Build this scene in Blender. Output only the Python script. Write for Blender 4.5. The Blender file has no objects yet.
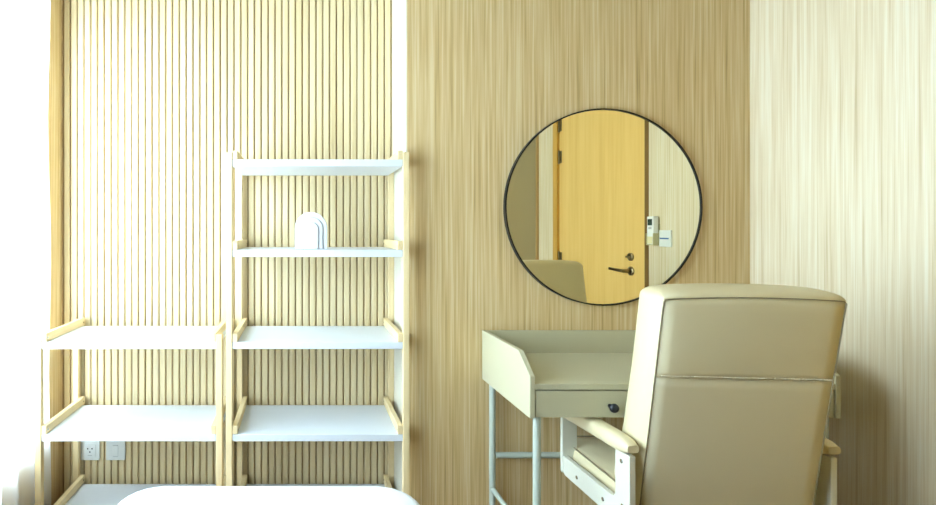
import bpy, bmesh, math, random
from mathutils import Vector, Matrix

random.seed(4)
S = bpy.context.scene
C = S.collection
R = math.radians

# ------------------------------------------------------------------ camera, world, light, exposure
F_PX, VPX, VPY, EYE = 490.0, 302.0, 230.0, 1.23
cam_d = bpy.data.cameras.new('camera')
cam_d.sensor_width = 36.0
cam_d.sensor_fit = 'HORIZONTAL'
cam_d.lens = F_PX / 936 * 36
cam_d.shift_x = (468 - VPX) / 936
cam_d.shift_y = -(252.5 - VPY) / 936
cam_d.clip_start = 0.02
cam = bpy.data.objects.new('camera', cam_d)
cam.location = (0, 0, EYE)
cam.rotation_euler = (R(90), 0, 0)
C.objects.link(cam)
S.camera = cam

w = bpy.data.worlds.new('world')
S.world = w
w.use_nodes = True
w.node_tree.nodes['Background'].inputs[0].default_value = (0.80, 0.90, 1.0, 1)
w.node_tree.nodes['Background'].inputs[1].default_value = 2.0

def area(name, loc, rot, sx, sy, power, col):
    l = bpy.data.lights.new(name, 'AREA')
    l.shape = 'RECTANGLE'
    l.size, l.size_y = sx, sy
    l.energy = power
    l.color = col
    o = bpy.data.objects.new(name, l)
    o.location = loc
    o.rotation_euler = rot
    C.objects.link(o)
    return o

# daylight outside the window in the left wall, pointing +X
area('daylight', (-1.55, 1.15, 1.58), (0, R(-88), 0), 1.8, 2.3, 380, (0.65, 0.845, 1.0))

S.view_settings.view_transform = 'Standard'
S.view_settings.look = 'None'
S.view_settings.exposure = 0.0
S.view_settings.gamma = 1.0
S.view_settings.use_curve_mapping = False

# ------------------------------------------------------------------ materials
def lin(c):
    return tuple(((v / 255) / 12.92 if v / 255 <= 0.04045 else ((v / 255 + 0.055) / 1.055) ** 2.4) for v in c)

def mat(name, rgb, rough=0.5, metal=0.0, spec=0.5, bump=None, coat=0.0, var=None):
    m = bpy.data.materials.new(name)
    m.use_nodes = True
    nt = m.node_tree
    b = nt.nodes['Principled BSDF']
    b.inputs['Base Color'].default_value = (*lin(rgb), 1)
    b.inputs['Roughness'].default_value = rough
    b.inputs['Metallic'].default_value = metal
    b.inputs['Specular IOR Level'].default_value = spec
    if coat:
        b.inputs['Coat Weight'].default_value = coat
        b.inputs['Coat Roughness'].default_value = 0.15
    tc = nt.nodes.new('ShaderNodeTexCoord')
    if var:
        n = nt.nodes.new('ShaderNodeTexNoise')
        n.inputs['Scale'].default_value = var[1]
        nt.links.new(tc.outputs['Object'], n.inputs['Vector'])
        r = nt.nodes.new('ShaderNodeValToRGB')
        r.color_ramp.elements[0].position = 0.3
        r.color_ramp.elements[1].position = 0.7
        r.color_ramp.elements[0].color = (*lin(tuple(v * (1 - var[0]) for v in rgb)), 1)
        r.color_ramp.elements[1].color = (*lin(rgb), 1)
        nt.links.new(n.outputs[0], r.inputs[0])
        nt.links.new(r.outputs[0], b.inputs['Base Color'])
    if bump:
        n = nt.nodes.new('ShaderNodeTexNoise')
        n.inputs['Scale'].default_value = bump[0]
        n.inputs['Detail'].default_value = 4
        nt.links.new(tc.outputs['Object'], n.inputs['Vector'])
        bp = nt.nodes.new('ShaderNodeBump')
        bp.inputs['Strength'].default_value = bump[1]
        bp.inputs['Distance'].default_value = bump[2] if len(bump) > 2 else 0.002
        nt.links.new(n.outputs[0], bp.inputs['Height'])
        nt.links.new(bp.outputs[0], b.inputs['Normal'])
    return m

def wood(name, stops, scale, rough=0.5, spec=0.4, fine=0.35, bump=0.05, offs=(0, 0, 0)):
    """veneer with grain along the axis of the smallest scale; two noises, one broad and one fine"""
    m = bpy.data.materials.new(name)
    m.use_nodes = True
    nt = m.node_tree
    b = nt.nodes['Principled BSDF']
    b.inputs['Roughness'].default_value = rough
    b.inputs['Specular IOR Level'].default_value = spec
    tc = nt.nodes.new('ShaderNodeTexCoord')
    outs = []
    for k, det in ((1.0, 3.0), (3.1, 2.0)):
        mp = nt.nodes.new('ShaderNodeMapping')
        mp.inputs['Scale'].default_value = tuple(s * (k if s > 5 else 1 + 0.5 * (k - 1)) for s in scale)
        mp.inputs['Location'].default_value = tuple(o + k for o in offs)
        nt.links.new(tc.outputs['Object'], mp.inputs[0])
        n = nt.nodes.new('ShaderNodeTexNoise')
        n.inputs['Scale'].default_value = 1.0
        n.inputs['Detail'].default_value = det
        n.inputs['Roughness'].default_value = 0.6
        nt.links.new(mp.outputs[0], n.inputs['Vector'])
        outs.append(n.outputs[0])
    mx = nt.nodes.new('ShaderNodeMix')
    mx.inputs[0].default_value = fine
    nt.links.new(outs[0], mx.inputs[2])
    nt.links.new(outs[1], mx.inputs[3])
    r = nt.nodes.new('ShaderNodeValToRGB')
    els = r.color_ramp.elements
    while len(els) < len(stops):
        els.new(0.5)
    for e, (p, c) in zip(els, stops):
        e.position = p
        e.color = (*lin(c), 1)
    nt.links.new(mx.outputs[0], r.inputs[0])
    nt.links.new(r.outputs[0], b.inputs['Base Color'])
    if bump:
        bp = nt.nodes.new('ShaderNodeBump')
        bp.inputs['Strength'].default_value = bump
        bp.inputs['Distance'].default_value = 0.001
        nt.links.new(mx.outputs[0], bp.inputs['Height'])
        nt.links.new(bp.outputs[0], b.inputs['Normal'])
    return m

VEN = [(0.30, (172, 138, 86)), (0.42, (210, 178, 122)), (0.52, (222, 194, 142)), (0.62, (232, 212, 168)), (0.72, (214, 184, 130))]
M = {}
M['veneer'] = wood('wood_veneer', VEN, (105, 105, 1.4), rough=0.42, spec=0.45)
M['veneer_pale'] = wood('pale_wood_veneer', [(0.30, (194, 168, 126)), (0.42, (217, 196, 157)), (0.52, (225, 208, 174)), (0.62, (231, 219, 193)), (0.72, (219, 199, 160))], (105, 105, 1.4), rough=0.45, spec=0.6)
M['slat'] = wood('slat_wood', [(0.3, (208, 184, 136)), (0.5, (222, 201, 157)), (0.7, (228, 211, 171))], (45, 45, 1.3), rough=0.5, spec=0.4)
M['slat_back'] = mat('slat_backing', (178, 142, 90), 0.7)
M['pine_v'] = wood('pale_pine', [(0.3, (230, 204, 152)), (0.5, (238, 214, 164)), (0.7, (242, 220, 174))], (40, 40, 2), rough=0.5)
M['pine_y'] = wood('pale_pine_rail', [(0.3, (230, 204, 152)), (0.5, (238, 214, 164)), (0.7, (242, 220, 174))], (40, 2, 40), rough=0.5)
M['door'] = wood('door_wood', [(0.3, (224, 178, 98)), (0.5, (233, 191, 112)), (0.7, (239, 200, 124))], (14, 14, 0.8), rough=0.42, bump=0.02)
M['jamb'] = wood('door_frame_wood', [(0.3, (196, 144, 62)), (0.5, (208, 158, 74)), (0.7, (216, 166, 84))], (20, 20, 1), rough=0.45, bump=0.02)
M['jamb_shade'] = mat('shaded_jamb', (122, 88, 38), 0.5)  # shade on the near door jamb, painted in as a darker brown
M['floor'] = wood('floor_wood', [(0.3, (112, 84, 54)), (0.5, (132, 102, 68)), (0.7, (144, 114, 78))], (30, 1.0, 30), rough=0.4)
M['white_lam'] = mat('white_laminate', (226, 231, 236), 0.35, spec=0.5)
M['white_wall'] = mat('white_paint', (176, 168, 150), 0.8, bump=(180, 0.05))
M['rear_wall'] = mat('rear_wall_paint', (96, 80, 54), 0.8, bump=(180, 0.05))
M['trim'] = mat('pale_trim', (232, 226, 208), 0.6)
M['closet'] = mat('closet_panel', (176, 162, 124), 0.6, bump=(60, 0.05))
M['desk'] = mat('sage_grey_lacquer', (196, 190, 158), 0.42, spec=0.4)
M['desk_metal'] = mat('sage_grey_metal', (186, 194, 180), 0.38, spec=0.5)
M['desk_gap'] = mat('drawer_cavity', (70, 66, 52), 0.8)
M['knob'] = mat('dark_knob', (34, 36, 42), 0.3, spec=0.6)
M['black'] = mat('black_metal', (20, 19, 18), 0.4)
M['leather'] = mat('cream_leather', (226, 212, 172), 0.46, spec=0.4, bump=(420, 0.18, 0.001))
M['leather_low'] = mat('cream_leather_smooth', (224, 211, 174), 0.36, spec=0.5, bump=(9, 0.35, 0.004))
M['seam'] = mat('leather_seam', (150, 136, 104), 0.6)
M['thread'] = mat('pale_thread', (244, 234, 208), 0.6)
M['arm'] = mat('arm_lacquer', (224, 222, 204), 0.35, spec=0.5)
M['steel'] = mat('steel', (190, 190, 188), 0.25, metal=1.0)
M['chrome_dark'] = mat('aged_nickel', (150, 140, 116), 0.28, metal=1.0)
M['plate'] = mat('plate_plastic', (226, 228, 222), 0.4)
M['dark_hole'] = mat('socket_hole', (24, 22, 20), 0.7)
M['remote'] = mat('remote_plastic', (240, 240, 236), 0.4)
M['remote_low'] = mat('remote_cream', (232, 220, 170), 0.4)
M['lcd'] = mat('remote_display', (66, 82, 74), 0.2)
M['holder'] = mat('remote_holder', (206, 196, 150), 0.5)
M['blue'] = mat('blue_print', (70, 110, 170), 0.5)
M['grey_btn'] = mat('grey_button', (170, 172, 168), 0.5)
M['ceramic'] = mat('white_plaster', (238, 240, 244), 0.5)
M['linen'] = mat('white_linen', (228, 233, 239), 0.8, bump=(14, 0.25, 0.004))
M['frame_w'] = mat('window_frame_white', (232, 234, 234), 0.45)

m = bpy.data.materials.new('mirror_glass')
m.use_nodes = True
b = m.node_tree.nodes['Principled BSDF']
b.inputs['Metallic'].default_value = 1
b.inputs['Roughness'].default_value = 0.0
b.inputs['Base Color'].default_value = (0.86, 0.84, 0.70, 1)
M['mirror'] = m

m = bpy.data.materials.new('sheer_fabric')
m.use_nodes = True
nt = m.node_tree
nt.nodes.clear()
out = nt.nodes.new('ShaderNodeOutputMaterial')
mx = nt.nodes.new('ShaderNodeMixShader')
mx.inputs[0].default_value = 0.94
tr = nt.nodes.new('ShaderNodeBsdfTransparent')
mx2 = nt.nodes.new('ShaderNodeMixShader')
mx2.inputs[0].default_value = 0.4
tl = nt.nodes.new('ShaderNodeBsdfTranslucent')
df = nt.nodes.new('ShaderNodeBsdfDiffuse')
tl.inputs[0].default_value = (0.93, 0.95, 0.97, 1)
df.inputs[0].default_value = (0.90, 0.92, 0.95, 1)
nt.links.new(tr.outputs[0], mx.inputs[1])
nt.links.new(tl.outputs[0], mx2.inputs[1])
nt.links.new(df.outputs[0], mx2.inputs[2])
nt.links.new(mx2.outputs[0], mx.inputs[2])
nt.links.new(mx.outputs[0], out.inputs[0])
M['sheer'] = m

m = bpy.data.materials.new('window_glass')
m.use_nodes = True
nt = m.node_tree
nt.nodes.clear()
out = nt.nodes.new('ShaderNodeOutputMaterial')
mx = nt.nodes.new('ShaderNodeMixShader')
mx.inputs[0].default_value = 0.06
tr = nt.nodes.new('ShaderNodeBsdfTransparent')
gl = nt.nodes.new('ShaderNodeBsdfGlossy')
gl.inputs['Roughness'].default_value = 0.02
nt.links.new(tr.outputs[0], mx.inputs[1])
nt.links.new(gl.outputs[0], mx.inputs[2])
nt.links.new(mx.outputs[0], out.inputs[0])
M['glass'] = m

# ------------------------------------------------------------------ mesh helpers
def obj(name, bm, material, parent=None, smooth=False, bevel=0.0, seg=2, loc=None, rot=None, subd=0, auto=None):
    me = bpy.data.meshes.new(name)
    bmesh.ops.recalc_face_normals(bm, faces=bm.faces[:])
    if smooth:
        for f in bm.faces:
            f.smooth = True
    if auto:
        for e in bm.edges:
            if len(e.link_faces) == 2 and e.calc_face_angle(0) > R(auto):
                e.smooth = False
    bm.to_mesh(me)
    bm.free()
    for mm in (material if isinstance(material, (list, tuple)) else [material]):
        me.materials.append(M[mm])
    o = bpy.data.objects.new(name, me)
    C.objects.link(o)
    if parent:
        o.parent = parent
    if loc:
        o.location = loc
    if rot:
        o.rotation_euler = rot
    if bevel:
        md = o.modifiers.new('bevel', 'BEVEL')
        md.width = bevel
        md.segments = seg
        md.limit_method = 'ANGLE'
        md.angle_limit = R(35)
    if subd:
        md = o.modifiers.new('subsurf', 'SUBSURF')
        md.levels = md.render_levels = subd
    return o

def box(x0, x1, y0, y1, z0, z1, bm=None, mi=0):
    bm = bm or bmesh.new()
    v = [bm.verts.new((x, y, z)) for x in (x0, x1) for y in (y0, y1) for z in (z0, z1)]
    for f in ((0, 1, 3, 2), (4, 6, 7, 5), (0, 4, 5, 1), (2, 3, 7, 6), (0, 2, 6, 4), (1, 5, 7, 3)):
        bm.faces.new([v[i] for i in f]).material_index = mi
    return bm

def prism(pts, axis, a0, a1, bm=None):
    """polygon of 2-D points extruded along axis ('x': pts are (y,z); 'y': (x,z); 'z': (x,y))"""
    bm = bm or bmesh.new()
    def P(p, a):
        return {'x': (a, p[0], p[1]), 'y': (p[0], a, p[1]), 'z': (p[0], p[1], a)}[axis]
    A = [bm.verts.new(P(p, a0)) for p in pts]
    B = [bm.verts.new(P(p, a1)) for p in pts]
    n = len(pts)
    bm.faces.new(A[::-1])
    bm.faces.new(B)
    for i in range(n):
        bm.faces.new((A[i], A[(i + 1) % n], B[(i + 1) % n], B[i]))
    return bm

def tube(points, r, n=12, bm=None, closed=False):
    bm = bm or bmesh.new()
    pts = [Vector(p) for p in points]
    rings = []
    N = len(pts)
    prev = None
    for i, p in enumerate(pts):
        if closed:
            d = pts[(i + 1) % N] - pts[i - 1]
        else:
            d = pts[min(i + 1, N - 1)] - pts[max(i - 1, 0)]
        d.normalize()
        if prev is None:
            up = Vector((0, 0, 1)) if abs(d.z) < 0.9 else Vector((0, 1, 0))
        else:
            up = prev
        a = d.cross(up)
        if a.length < 1e-6:
            a = d.orthogonal()
        a.normalize()
        bb = a.cross(d).normalized()
        prev = bb
        rings.append([bm.verts.new(p + r * (math.cos(2 * math.pi * k / n) * a + math.sin(2 * math.pi * k / n) * bb)) for k in range(n)])
    rng = N if closed else N - 1
    for i in range(rng):
        A, B = rings[i], rings[(i + 1) % N]
        for k in range(n):
            bm.faces.new((A[k], A[(k + 1) % n], B[(k + 1) % n], B[k]))
    if not closed:
        bm.faces.new(rings[0][::-1])
        bm.faces.new(rings[-1])
    return bm

def lathe(prof, n=32, bm=None, axis='z', origin=(0, 0, 0)):
    """profile of (radius, height); radius 0 at the ends closes it"""
    bm = bm or bmesh.new()
    o = Vector(origin)
    rings = []
    def P(r, h, a):
        c, s = r * math.cos(a), r * math.sin(a)
        return o + Vector({'z': (c, s, h), 'y': (c, h, s), 'x': (h, c, s)}[axis])
    for r, h in prof:
        if r < 1e-6:
            rings.append([bm.verts.new(P(0, h, 0))])
        else:
            rings.append([bm.verts.new(P(r, h, 2 * math.pi * k / n)) for k in range(n)])
    for A, B in zip(rings, rings[1:]):
        for k in range(n):
            a = [A[k % len(A)], A[(k + 1) % len(A)]] if len(A) > 1 else [A[0]]
            c = [B[(k + 1) % len(B)], B[k % len(B)]] if len(B) > 1 else [B[0]]
            if len(a) + len(c) >= 3:
                bm.faces.new(a + c)
    for ring, last in ((rings[0], False), (rings[-1], True)):
        if len(ring) > 1:
            bm.faces.new(ring if last else ring[::-1])
    return bm

def rrect(w, h, r, n=6, cx=0, cy=0):
    pts = []
    for (sx, sy, a0) in ((1, 1, 0), (-1, 1, 90), (-1, -1, 180), (1, -1, 270)):
        for k in range(n + 1):
            a = R(a0 + 90 * k / n)
            pts.append((cx + sx * (w / 2 - r) + r * math.cos(a), cy + sy * (h / 2 - r) + r * math.sin(a)))
    return pts

def thing(name, label, cat, loc=(0, 0, 0), rz=0, group=None):
    o = bpy.data.objects.new(name, None)
    o.empty_display_size = 0.1
    C.objects.link(o)
    o.location = loc
    o.rotation_euler = (0, 0, rz)
    return tag(o, label, cat, group)

def tag(o, label, cat, group=None):
    o['label'] = label
    o['category'] = cat
    if group:
        o['group'] = group
    return o

def struct(name, bm, material, parent=None, label=None, **k):
    o = obj(name, bm, material, parent, **k)
    if not parent:
        o['kind'] = 'structure'
        if label:
            o['label'] = label
            o['category'] = name.split('_')[0]
    return o

# ------------------------------------------------------------------ room shell
YW, YS, XR, XL, XN = 1.96, 2.237, 1.792, -1.096, 0.42      # front wall, slat wall, right wall, left wall, niche edge
YB, H = -1.7, 2.5
struct('floor', box(XL - .3, XR + .3, YB - .2, YS + .25, -0.1, 0), 'floor', label='warm brown wooden floor of the room')
struct('ceiling', box(XL - .3, XR + .3, YB - .2, YS + .25, H, H + .1), 'white_wall', label='plain white ceiling above the room')
struct('wall_front', box(XN, XR + .2, YW, YS + .25, 0, H), 'veneer', label='tan wood veneer wall carrying the round mirror')

bm = box(XL - .2, XN, YS + .013, YS + .25, 0, H, mi=1)
pitch = 0.0312
n = 0
x = XL + .009
while x < XN - 0.004:
    x1 = min(x + pitch - 0.0052, XN)
    c = 0.0035
    yb, yf = YS + .014, YS
    prism([(x, yb), (x, yf + c), (x + c, yf), (x1 - c, yf), (x1, yf + c), (x1, yb)], 'z', 0, H, bm)
    x += pitch
struct('wall_back', bm, ['slat', 'slat_back'], label='pale wood slatted wall panel behind the shelving')

# left wall with the window opening
WY0, WY1, WZ0, WZ1 = 0.15, 2.09, 0.37, 2.26
bm = box(XL - .2, XL, YB - .2, WY0, 0, H)
box(XL - .2, XL, WY1, YS + .013, 0, H, bm)
box(XL - .2, XL, WY0, WY1, 0, WZ0, bm)
box(XL - .2, XL, WY0, WY1, WZ1, H, bm)
struct('wall_left', bm, 'veneer', label='tan wood veneer wall around the curtained window')

# right wall: a slightly splayed panel from the corner to the door, then a straight run with the doorway
SPL = 0.158
XD, DJ = XR + SPL * .777, .777                 # straight part, depth of the door's near jamb
DY0, DY1, DZ = YW - 1.801, YW - DJ, 2.15
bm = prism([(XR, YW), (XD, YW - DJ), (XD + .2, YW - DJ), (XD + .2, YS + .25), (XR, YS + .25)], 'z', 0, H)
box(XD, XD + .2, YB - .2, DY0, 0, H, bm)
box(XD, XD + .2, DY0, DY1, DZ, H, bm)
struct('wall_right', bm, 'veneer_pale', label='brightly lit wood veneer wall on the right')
struct('wall_rear', box(XL - .2, XR + .4, YB - .2, YB, 0, H), 'rear_wall', label='plain pale wall behind the viewer')

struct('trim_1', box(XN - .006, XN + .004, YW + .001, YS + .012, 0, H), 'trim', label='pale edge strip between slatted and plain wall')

# door in the right wall, seen in the mirror
d = struct('door_1', box(XD + .012, XD + .052, DY0 + .062, DY1 - .039, 0.008, DZ - .04), 'door',
           label='yellow wooden door in the right wall, seen in the mirror')
bm = box(XD - .006, XD + .12, DY0, DY0 + .060, 0, DZ)
box(XD - .004, XD + .12, DY0, DY1, DZ - .038, DZ, bm)
struct('door_frame', bm, 'jamb', d)
struct('door_stop', box(XD + .002, XD + .12, DY1 - .037, DY1, 0, DZ), 'jamb_shade', d)  # near jamb of the frame, its shade put into the colour
for z in (0.25, 1.02, 1.773, 2.01):
    bm = tube([(XD + .004, DY0 + .070, z - .05), (XD + .004, DY0 + .070, z + .05)], .006, 10)
    box(XD + .008, XD + .0125, DY0 + .071, DY0 + .098, z - .045, z + .045, bm)
    struct('hinge', bm, 'chrome_dark', d, auto=30)
hy, hz = YW - .938, .990
bm = lathe([(0, XD + .012), (.026, XD + .012), (.026, XD + .004), (.022, XD + .001), (0, XD + .001)], 24, axis='x', origin=(0, hy, hz))
tube([(XD + .002, hy, hz), (XD - .040, hy, hz)], .010, 12, bm)
tube([(XD - .040, hy + .008, hz), (XD - .040, hy - .03, hz + .002), (XD - .040, hy - .07, hz + .003), (XD - .038, hy - .122, hz + .006)], .009, 12, bm)
struct('door_handle', bm, 'chrome_dark', d, smooth=True, auto=35)
bm = lathe([(0, XD + .012), (.023, XD + .012), (.023, XD + .002), (.018, XD - .002), (0, XD - .002)], 24, axis='x', origin=(0, hy, hz + .083))
box(XD - .016, XD - .001, hy - .012, hy + .012, hz + .078, hz + .088, bm)
struct('thumb_turn', bm, 'chrome_dark', d, auto=35)

# closet block behind the door's hinge side, seen at the mirror's left edge
struct('wall_closet', box(1.34, XD - .018, YB, -.090, 0, H), 'closet', label='olive closet wall seen at the mirror left edge')
struct('trim_2', box(XD - .018, XD, YB, -.072, 0, H), 'slat_back', label='dark joint strip beside the closet wall')

# window
win = struct('window_1', box(XL - .16, XL - .10, WY0, WY0 + .06, WZ0, WZ1), 'frame_w', label='wide daylit window behind the sheer curtain')
bm = box(XL - .16, XL - .10, WY1 - .06, WY1, WZ0, WZ1)
box(XL - .16, XL - .10, WY0 + .06, WY1 - .06, WZ0, WZ0 + .06, bm)
box(XL - .16, XL - .10, WY0 + .06, WY1 - .06, WZ1 - .06, WZ1, bm)
box(XL - .155, XL - .105, 1.095, 1.145, WZ0 + .06, WZ1 - .06, bm)
struct('window_frame', bm, 'frame_w', win)
struct('window_pane', box(XL - .134, XL - .128, WY0 + .055, 1.10, WZ0 + .055, WZ1 - .055), 'glass', win)
struct('window_pane', box(XL - .134, XL - .128, 1.14, WY1 - .055, WZ0 + .055, WZ1 - .055), 'glass', win)

# ------------------------------------------------------------------ curtain
cur = thing('curtain', 'sheer white curtain hanging at the left edge, glowing with daylight', 'curtain', (XL + .045, 0.5, 0))
bm = bmesh.new()
NY, NZ = 260, 16
y0, y1 = -0.40, 2.058
rows = []
for j in range(NZ + 1):
    z = 0.012 + (H - .040) * j / NZ
    row = []
    for i in range(NY + 1):
        t = i / NY
        y = y0 + (y1 - y0) * t
        near = min(1.0, max(0.0, (1.85 - y) / 0.25))
        amp = 0.008 + 0.022 * near
        xx = 0.012 + 0.020 * near + amp * math.sin(2 * math.pi * (y / 0.125 + 0.10 * math.sin(1.7 * z + 2.3 * y))) * (0.8 + 0.2 * math.sin(5.1 * y + z))
        e = max(0.0, (t - 0.985) / 0.015)
        yy = y + e * 0.010 * math.sin(6.0 * z + 1.0) 
        row.append(bm.verts.new((xx - .022, yy - 0.5, z)))
    rows.append(row)
for j in range(NZ):
    for i in range(NY):
        bm.faces.new((rows[j][i], rows[j][i + 1], rows[j + 1][i + 1], rows[j + 1][i]))
obj('curtain_fabric', bm, 'sheer', cur, smooth=True)
obj('curtain_track', box(-.022, .022, y0 - .5, y1 - .5 + .01, H - .030, H - .001), 'frame_w', cur)

# ------------------------------------------------------------------ shelving
SY0, SY1 = 1.885, 2.224           # front face of front posts, back face of back posts
SHELF_Z = [0.087, 0.442, 0.798, 1.153, 1.502]
def make_shelf(label, X0, X1, levels, top):
    t = thing('shelf_unit', label, 'shelf', ((X0 + X1) / 2, (SY0 + SY1) / 2, 0), group='ladder shelf units')
    cx, cy = (X0 + X1) / 2, (SY0 + SY1) / 2
    pw = 0.0245
    for xa in (X0 - cx, X1 - cx - pw):
        for ya in (SY0 - cy, SY1 - cy - pw):
            obj('post', box(xa, xa + pw, ya, ya + pw, 0, top), 'pine_v', t, bevel=.0025)
    xi0, xi1 = X0 - cx + pw, X1 - cx - pw
    for z in levels:
        obj('shelf_board', box(xi0 + .0005, xi1 - .0005, SY0 - cy + .003, SY1 - cy - .018, z - .027, z), 'white_lam', t, bevel=.002)
        for s, xa in ((1, xi0 + .0005), (-1, xi1 - .0005)):
            xb = xa + s * .0195
            r = obj('side_rail', box(min(xa, xb), max(xa, xb), SY0 - cy + .002, SY1 - cy + .006 - pw * .2, z + .0005, z + .034), 'pine_y', t, bevel=.002)
            for yy in (SY0 - cy + .014, SY1 - cy - .014):
                bm = lathe([(0, xb - s * .001), (.0042, xb - s * .001), (.0042, xb + s * .0008), (0, xb + s * .0012)], 12, axis='x', origin=(0, yy, z + .015))
                obj('screw', bm, 'steel', r)
    return t
make_shelf('low three-tier white shelf unit with pale pine posts beside the curtain', -1.029, -.3065, SHELF_Z[:3], .827)
make_shelf('tall five-tier white shelf unit with pale pine posts, holding the arched ornament', -.293, .4135, SHELF_Z, 1.530)

# arched ornament on the second shelf from the top
def arch_pts(w, h, n=24):
    r = w / 2
    pts = [(r, 0)]
    pts += [(r * math.cos(math.pi * k / n), h - r + r * math.sin(math.pi * k / n)) for k in range(n + 1)]
    pts += [(-r, 0)]
    out = []
    for p in pts:
        if not out or (Vector(p) - Vector(out[-1])).length > 1e-5:
            out.append(p)
    return out
def arch_ring(w, h, w2, h2, ya, yb):
    bm = bmesh.new()
    A, B = arch_pts(w, h), arch_pts(w2, h2)
    va = [[bm.verts.new((p[0], y, p[1])) for p in P_] for P_ in (A, B) for y in (ya, yb)]
    n = len(A)
    for i in range(n - 1):
        bm.faces.new((va[0][i], va[0][i + 1], va[2][i + 1], va[2][i]))
        bm.faces.new((va[1][i], va[1][i + 1], va[3][i + 1], va[3][i]))
        bm.faces.new((va[0][i], va[0][i + 1], va[1][i + 1], va[1][i]))
        bm.faces.new((va[2][i], va[2][i + 1], va[3][i + 1], va[3][i]))
    for i in (0, n - 1):
        bm.faces.new((va[0][i], va[1][i], va[3][i], va[2][i]))
    return bm
orn = thing('arch_ornament', 'small white nested arch ornament standing on the tall shelf unit', 'ornament', (0.036, 1.965, 1.1536))
obj('outer_arch', arch_ring(.128, .148, .094, .128, -.018, .030), 'ceramic', orn, bevel=.003, auto=40, smooth=True)
obj('middle_arch', arch_ring(.0925, .1272, .058, .108, -.025, .030), 'ceramic', orn, bevel=.003, auto=40, smooth=True)
obj('inner_arch', prism(arch_pts(.0565, .1072), 'y', -.032, .030), 'ceramic', orn, bevel=.003, auto=40, smooth=True)

# wall plates on the slats
def plate(name, label, X, z0, kind):
    t = thing(name, label, 'wall plate', (X, YS, z0 + .043))
    obj('face_plate', prism(rrect(.086, .086, .004, 3), 'y', -.009, -.0002), 'plate', t, bevel=.0015)
    obj('insert', prism(rrect(.052 if kind == 's' else .024, .056 if kind == 's' else .052, .002, 3), 'y', -.0105, -.0085), 'plate', t, bevel=.0008)
    if kind == 's':
        for (hx, hz_) in ((-.010, .010), (.010, .010), (0, -.005)):
            obj('socket_hole', lathe([(0, -.0112), (.0032, -.0112), (.0032, -.0100), (0, -.0100)], 12, axis='y', origin=(hx, 0, hz_)), 'dark_hole', t)
        obj('imprint', box(-.010, .010, -.0108, -.0100, -.0215, -.0195), 'grey_btn', t)
    else:
        obj('slot_line', box(-.0115, .0115, -.0110, -.0100, -.0255, -.0240), 'grey_btn', t)
        obj('slot_line', box(-.0115, .0115, -.0110, -.0100, .0240, .0255), 'grey_btn', t)
    return t
plate('wall_socket', 'three-hole wall socket on slats below the low shelf unit', -.964, .183, 's')
plate('switch_plate', 'square plate with a narrow rocker on slats below the low shelf unit', -.848, .183, 'r')

# ------------------------------------------------------------------ mirror
mir = thing('round_mirror', 'large round mirror with thin black frame hanging above the desk', 'mirror', (1.1955, YW, 1.321))
prof = [(.3855, -.001), (.391, -.001), (.391, -.020), (.3855, -.020)]
bm = bmesh.new()
N = 96
rings = [[bm.verts.new((r * math.cos(2 * math.pi * k / N), y, r * math.sin(2 * math.pi * k / N))) for k in range(N)] for r, y in prof]
for i in range(4):
    A, B = rings[i], rings[(i + 1) % 4]
    for k in range(N):
        bm.faces.new((A[k], A[(k + 1) % N], B[(k + 1) % N], B[k]))
obj('mirror_frame', bm, 'black', mir, smooth=True, auto=40)
obj('mirror_glass', lathe([(0, -.002), (.3860, -.002), (.3860, -.016), (0, -.016)], 96, axis='y'), 'mirror', mir, smooth=True, auto=40)

# ------------------------------------------------------------------ remote, its holder and the switch on the right wall
ANG = math.atan(SPL)
hol = thing('remote_holder', 'pale wall holder gripping the white remote, seen in the mirror', 'holder', (XR + SPL * .700, YW - .700, 1.218), ANG)
bm = box(-.004, -.0005, -.034, .034, -.068, .045)
box(-.036, -.004, -.036, -.0335, -.068, -.005, bm)
box(-.036, -.004, .0335, .036, -.068, -.005, bm)
box(-.036, -.004, -.0335, .0335, -.070, -.066, bm)
obj('holder_body', bm, 'holder', hol)
rem = thing('remote_control', 'white air conditioner remote with dark display, seen in the mirror', 'remote control', (XR + SPL * .700 - .020 * math.cos(ANG), YW - .700 - .020 * math.sin(ANG), 1.225), ANG)
obj('remote_body', box(-.0135, .0135, -.031, .031, -.0715, .078), 'remote', rem, bevel=.004)
obj('display', box(-.0147, -.0130, -.021, .021, .030, .064), 'lcd', rem)
for ya in (-.012, .004):
    obj('button', box(-.0150, -.0130, ya, ya + .010, .010, .020), 'grey_btn', rem, bevel=.001)
obj('button_cover', box(-.0148, -.0130, -.026, .026, -.068, -.030), 'remote_low', rem, bevel=.001)
sw = thing('light_switch', 'square white switch plate with blue strip, seen in the mirror', 'switch', (XR + SPL * .610, YW - .610, 1.186), ANG)
obj('face_plate', prism(rrect(.104, .086, .004, 3), 'x', -.009, -.0002), 'plate', sw, bevel=.0015)
obj('rocker', box(-.0115, -.0085, -.042, .042, -.010, .010), 'plate', sw, bevel=.001)
obj('indicator_strip', box(-.0122, -.0110, -.040, .040, -.0035, .0035), 'blue', sw)

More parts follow.
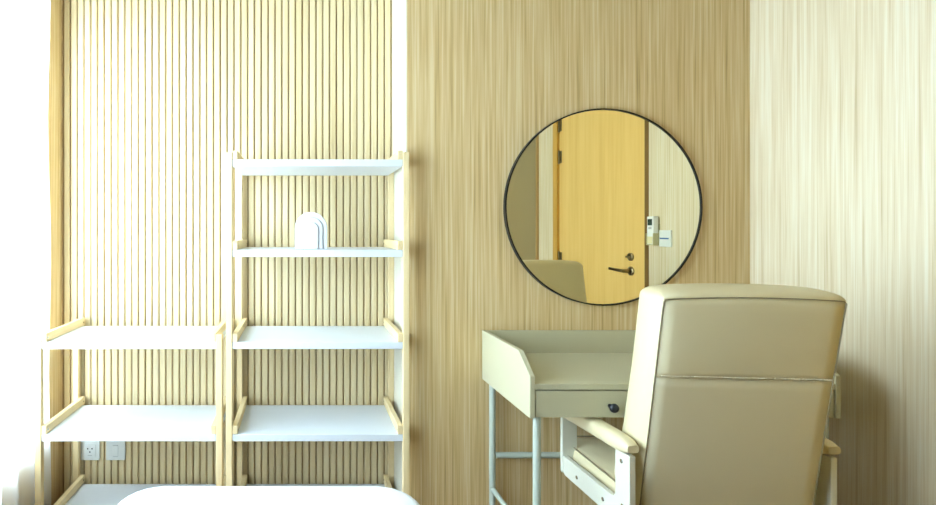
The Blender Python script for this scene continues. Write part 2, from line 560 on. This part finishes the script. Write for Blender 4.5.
# ------------------------------------------------------------------ desk
DX0, DX1, DF, DB = 0.717, 1.695, 1.541, 1.952
dcx, dcy = (DX0 + DX1) / 2, (DF + DB) / 2
desk = thing('desk', 'sage grey vanity desk with raised sides below the round mirror', 'desk', (dcx, dcy, 0))
x0, x1, f, k_ = DX0 - dcx, DX1 - dcx, DF - dcy, DB - dcy
side = [(k_, .637), (f, .637), (f, .770), (f + .082, .832), (k_, .832)]
TH = .016
obj('side_panel', prism(side, 'x', x0, x0 + TH), 'desk', desk, bevel=.0015)
obj('side_panel', prism(side, 'x', x1 - TH, x1), 'desk', desk, bevel=.0015)
obj('back_panel', box(x0 + TH, x1 - TH, k_ - .017, k_, .637, .831), 'desk', desk, bevel=.001)
obj('desk_top', box(x0 + TH, x1 - TH, f + .002, k_ - .017, .727, .745), 'desk', desk, bevel=.001)
bm = box(x0 + TH, x1 - TH, f + .022, k_ - .017, .639, .645)
box(-.006, .006, f + .004, k_ - .017, .645, .727, bm)
obj('drawer_case', bm, 'desk', desk)
for s in (-1, 1):
    xa, xb = (x0 + TH + .003, -.0015) if s < 0 else (.0015, x1 - TH - .003)
    dr = obj('drawer', box(xa, xb, f + .003, f + .020, .639, .7225), 'desk', desk, bevel=.0015)
    bm = box(xa + .01 if s > 0 else xa + .004, xb - .01, f + .020, k_ - .06, .655, .715)
    obj('drawer_box', bm, 'desk_gap', dr)
    xm = (xa + xb) / 2
    obj('knob', lathe([(0, f + .003), (.007, f + .003), (.006, f - .008), (.012, f - .013), (.0145, f - .018), (.013, f - .023), (.007, f - .026), (0, f - .0265)], 24,
                      axis='y', origin=(xm, 0, .676)), 'knob', dr, smooth=True)
lx0, lx1 = DX0 + .032 - dcx, DX1 - .032 - dcx
fy, by = f + .022, k_ - .024
for lx in (lx0, lx1):
    for ly in (fy, by):
        obj('leg', tube([(lx, ly, 0), (lx, ly, .638)], .0119, 20), 'desk_metal', desk, smooth=True, auto=40)
obj('cross_bar', tube([(lx0 + .012, by - .004, .346), (lx1 - .012, by - .004, .346)], .0115, 16), 'desk_metal', desk, smooth=True, auto=40)
for lx in (lx0, lx1):
    obj('side_bar', tube([(lx, by - .010, .213), (lx, fy + .010, .213)], .0095, 16), 'desk_metal', desk, smooth=True, auto=40)

# ------------------------------------------------------------------ recliner chair
ch = thing('armchair', 'cream leather high-backed armchair pulled up to the desk', 'chair', (1.19, 1.30, 0))
# backrest: lofted across its width; profile in (t forward, h up)
HB0, HR = 0.30, 1.043          # bottom, rear top seam
LEAN = 0.165                   # lean per metre of height
HW = 0.225
def hw_at(h):
    q = min(1, max(0, (HR - h) / .22))
    return HW + .001 * q + .003 * min(1, max(0, (.82 - h) / .35))
def rear_t(h):
    return (HR - h) * LEAN
def thick(h):
    q = min(1, max(0, (.90 - h) / .26))
    return .130 + .010 * q * q * (3 - 2 * q) + .022 * min(1, max(0, (.62 - h) / .12))
def crown(u, h):
    return .007 * (1 - (u / HW) ** 2) * min(1, max(0, (h - .93) / .1))
def bez(p0, p1, p2, p3, n):
    return [tuple((1 - v) ** 3 * a_ + 3 * (1 - v) ** 2 * v * b_ + 3 * (1 - v) * v * v * c_ + v ** 3 * d_ for a_, b_, c_, d_ in zip(p0, p1, p2, p3))
            for v in (k / n for k in range(1, n))]
def section(h, hw, t0, t1, zz=None):
    rc = .030
    sw_ = (t1 - t0) * .17
    right = bez((hw, t0), (hw + sw_, t0 + (t1 - t0) * .25), (hw + sw_ * .8, t1 - .004), (hw - rc, t1), 9)
    pts = [(hw * q, t0) for q in (-1, -.75, -.5, -.25, 0, .25, .5, .75, 1)] + right
    pts += [(q * (hw - rc), t1 + .006 * (1 - q * q)) for q in (1, .66, .33, 0, -.33, -.66, -1)]
    pts += [(-x_, y_) for x_, y_ in right[::-1]]
    return [(x_, y_, (zz if zz is not None else h) + crown(x_, h)) for x_, y_ in pts]
bm = bmesh.new()
loops = []
for h in (HB0, .34, .40, .46, .52, .58, .64, .70, .76, .82, .87, .92, .96, 1.0, 1.025, HR - .004, HR):
    e = max(0, (HB0 + .04 - h) / .04)
    loops.append(section(h, hw_at(h) - .01 * e, rear_t(h) + .006 * e, rear_t(h) + thick(h) - .03 * e))
for a_ in (14, 28, 42, 56, 70, 82):
    c_, s_ = 1 - math.cos(R(a_)), math.sin(R(a_))
    loops.append(section(HR, HW - .040 * c_, .075 * c_, thick(HR) - .030 * c_, HR + .027 * s_))
loops = [[bm.verts.new(p) for p in L] for L in loops]
n = len(loops[0])
for A, B in zip(loops, loops[1:]):
    for i in range(n):
        j = (i + 1) % n
        bm.faces.new((A[i], A[j], B[j], B[i]))
bm.faces.new(loops[0][::-1])
bm.faces.new(loops[-1])
bk = obj('backrest', bm, 'leather', ch, smooth=True, rot=(0, 0, R(-5.0)), loc=(.008, 0, 0), auto=50)
# lower rear panel, smoother leather, and the seams
def rear_grid(h0, h1, off, hw, nx=14, nz=12, puff=.006, eb=0.0, et=0.0):
    bm = bmesh.new()
    G = []
    for j in range(nz + 1):
        h = h0 + (h1 - h0) * j / nz
        row = []
        for i in range(nx + 1):
            q = -1 + 2 * i / nx
            e = min(1.0, (1 - abs(q)) / .06) * min(1.0, eb + j / nz / .06, et + (nz - j) / nz / .06)
            o = off * min(1, e) + puff * (1 - q * q) * math.sin(math.pi * j / nz)
            row.append(bm.verts.new((q * (hw_at(h) - .001), rear_t(h) - o - .0008, h + crown(q * hw, h))))
        G.append(row)
    for j in range(nz):
        for i in range(nx):
            bm.faces.new((G[j][i], G[j][i + 1], G[j + 1][i + 1], G[j + 1][i]))
    return bm
STH = .824
r_up = obj('upper_back_panel', rear_grid(STH, HR - .001, .004, HW - .001, puff=.006, eb=.75), 'leather', bk, smooth=True)
r_lo = obj('lower_back_panel', rear_grid(HB0 + .002, STH, .002, HW - .001, nz=16, puff=.003, et=1.0), 'leather_low', bk, smooth=True)
for o_ in (r_up, r_lo):
    md = o_.modifiers.new('solid', 'SOLIDIFY')
    md.thickness = .003
    md.offset = 1
edge = [(-hw_at(h), rear_t(h) - .001, h) for h in (HB0 + .005, .5, .7, STH, .9, 1.0)] + [(-HW, -.001, HR - .006), (-HW + .006, -.001, HR)]
edge += [(q * HW, -.001, HR + crown(q * HW, HR)) for q in (-.85, -.7, -.5, -.25, 0, .25, .5, .7, .85)]
edge += [(-x_, y_, z_) for (x_, y_, z_) in edge[7::-1]]
obj('piping', tube(edge, .0016, 8), 'seam', bk, smooth=True)
bm = bmesh.new()
NST = 62
for i in range(NST):
    xa = -HW + .009 + (2 * HW - .018) * i / NST
    tube([(xa, rear_t(STH) - .0108, STH + .006), (xa + .0048, rear_t(STH) - .0108, STH + .006)], .0020, 5, bm)
so = obj('stitching', bm, 'thread', bk)
obj('panel_seam', tube([(-HW + .006, rear_t(STH) - .0030, STH - .001), (0, rear_t(STH) - .0035, STH - .002), (HW - .006, rear_t(STH) - .0030, STH - .002)], .0010, 6), 'leather_low', bk)

# seat cushion
def pillow(x0, x1, y0, y1, z0, z1, r, crown, soft=.8):
    bm = bmesh.new()
    layers = []
    prof = [(0, 0.6), (.12, .25), (.35, 0.0), (.65, 0.0), (.85, .18), (.96, .55), (1.0, 1.0)]
    cx, cy = (x0 + x1) / 2, (y0 + y1) / 2
    rings = []
    for q, ins in prof:
        i = ins * r * soft
        pts = rrect(x1 - x0 - 2 * i, y1 - y0 - 2 * i, max(.006, r - i * .5), 6, cx, cy)
        rings.append([bm.verts.new((p[0], p[1], z0 + (z1 - z0) * q)) for p in pts])
    for k in range(1, 5):
        s = 1 - k / 5
        pts = rrect((x1 - x0 - 2 * soft * r), (y1 - y0 - 2 * soft * r), max(.006, r * .5), 6, cx, cy)
        rings.append([bm.verts.new((cx + (p[0] - cx) * s, cy + (p[1] - cy) * s, z1 + crown * (1 - s * s))) for p in pts])
    n = len(rings[0])
    for A, B in zip(rings, rings[1:]):
        for i in range(n):
            bm.faces.new((A[i], A[(i + 1) % n], B[(i + 1) % n], B[i]))
    bm.faces.new(rings[0][::-1])
    bm.faces.new(rings[-1])
    return bm
SX0, SX1, SYA, SYB = -.232, .275, .150, .535
seat = obj('seat_cushion', pillow(SX0, SX1, SYA, SYB, .365, .462, .03, .03), 'leather', ch, smooth=True)
obj('piping', tube([(p[0], p[1], .459) for p in rrect(SX1 - SX0 - .008, SYB - SYA - .008, .025, 6, (SX0 + SX1) / 2, (SYA + SYB) / 2)], .0028, 8, closed=True), 'seam', seat, smooth=True)
obj('seat_frame', box(-.225, .265, .16, .50, .335, .366), 'arm', ch, bevel=.004)
obj('pedestal', lathe([(0, .055), (.045, .055), (.040, .08), (.036, .30), (.12, .325), (.12, .336), (0, .336)], 32, origin=(.02, .30, 0)), 'steel', ch, smooth=True, auto=40)
obj('swivel_base', lathe([(0, 0), (.245, 0), (.25, .008), (.245, .020), (.06, .058), (0, .058)], 48, origin=(.02, .30, 0)), 'arm', ch, smooth=True, auto=40)

# arms: a flat board loop, pad on top, four screws
def make_arm(s):
    """outer face towards s; local frame: origin at the rear outer corner, +y forward"""
    L = .345
    zb, zt, zf = .372, .588, .574
    plate_ = [(0, zt), (0, zb + .012), (.004, zb + .003), (.012, zb), (L - .012, zb - .004), (L, zb + .004), (L, .432), (.085, .437), (.069, .442), (.063, .456), (.063, zt)]
    a = obj('arm_frame', prism(plate_, 'x', 0, -s * .018), 'arm', ch, bevel=.002,
            loc=(-.263, .087, 0) if s < 0 else (.318, .080, 0), rot=(0, 0, R(.7) * (1 if s < 0 else -1)))
    bm = prism([(L - .001, zb + .008), (L + .004, zb - .002), (L + .013, zb + .004), (L + .014, zf + .006), (L, zf + .006)], 'x', s * .003, -s * .050)
    obj('front_upright', bm, 'arm', a, bevel=.002)
    # pad
    bm = bmesh.new()
    xs0, xs1 = (.012, -.078) if s < 0 else (-.012, .078)
    cxp = .010 if s < 0 else -.010
    rings = []
    NP = 16
    for i in range(NP + 1):
        q = i / NP
        y = -.002 + (L + .020) * q
        e = 1.0
        d = min(q, 1 - q) * NP
        if d < 3:
            e = math.sqrt(max(0.02, 1 - (1 - d / 3) ** 2))
        wd = (.023 + .008 * q) * (.70 + .30 * e if d < 3 else 1)
        hh = .0245 * (.35 + .65 * e)
        zc = zt + (zf - zt) * q + .0215 + .002 * math.sin(q * math.pi)
        ring = []
        for k in range(16):
            a_ = 2 * math.pi * k / 16
            ca, sa = math.cos(a_), math.sin(a_)
            ex = .6
            px = math.copysign(abs(ca) ** ex, ca) * wd
            pz = math.copysign(abs(sa) ** ex, sa) * hh
            ring.append(bm.verts.new((cxp * 1.0 + px, y, zc + pz)))
        rings.append(ring)
    for A, B in zip(rings, rings[1:]):
        for k in range(16):
            bm.faces.new((A[k], A[(k + 1) % 16], B[(k + 1) % 16], B[k]))
    bm.faces.new(rings[0][::-1])
    bm.faces.new(rings[-1])
    obj('arm_pad', bm, 'leather', a, smooth=True, auto=60)
    for (y, z) in ((.034, .560), (.030, .432), (.12, .402), (L - .085, .398)):
        obj('screw', lathe([(0, -s * .004), (.0062, -s * .004), (.0062, s * .0012), (.004, s * .0022), (0, s * .0022)], 14, axis='x', origin=(0, y, z)), 'steel', a, smooth=True, auto=40)
    return a
make_arm(-1)
make_arm(1)
obj('arm_bracket', box(-.262, .317, .20, .24, .350, .368), 'steel', ch)

# ------------------------------------------------------------------ treatment bed
BX0, BX1, BY1, BY0, BZ = -.445, .29, 1.235, -.60, .607
bed = thing('treatment_bed', 'white covered treatment bed, rounded end rising at the bottom edge', 'bed', ((BX0 + BX1) / 2, (BY0 + BY1) / 2, 0))
cx, cy = (BX0 + BX1) / 2, (BY0 + BY1) / 2
obj('mattress', pillow(BX0 - cx, BX1 - cx, BY0 - cy, BY1 - cy, .46, BZ - .008, .10, .014, .32), 'linen', bed, smooth=True)
obj('bed_frame', box(BX0 - cx + .05, BX1 - cx - .05, BY0 - cy + .08, BY1 - cy - .08, .40, .462), 'pine_y', bed, bevel=.004)
for sx in (BX0 - cx + .07, BX1 - cx - .13):
    for sy in (BY0 - cy + .14, BY1 - cy - .20):
        obj('leg', box(sx, sx + .06, sy, sy + .06, 0, .402), 'pine_v', bed, bevel=.003)
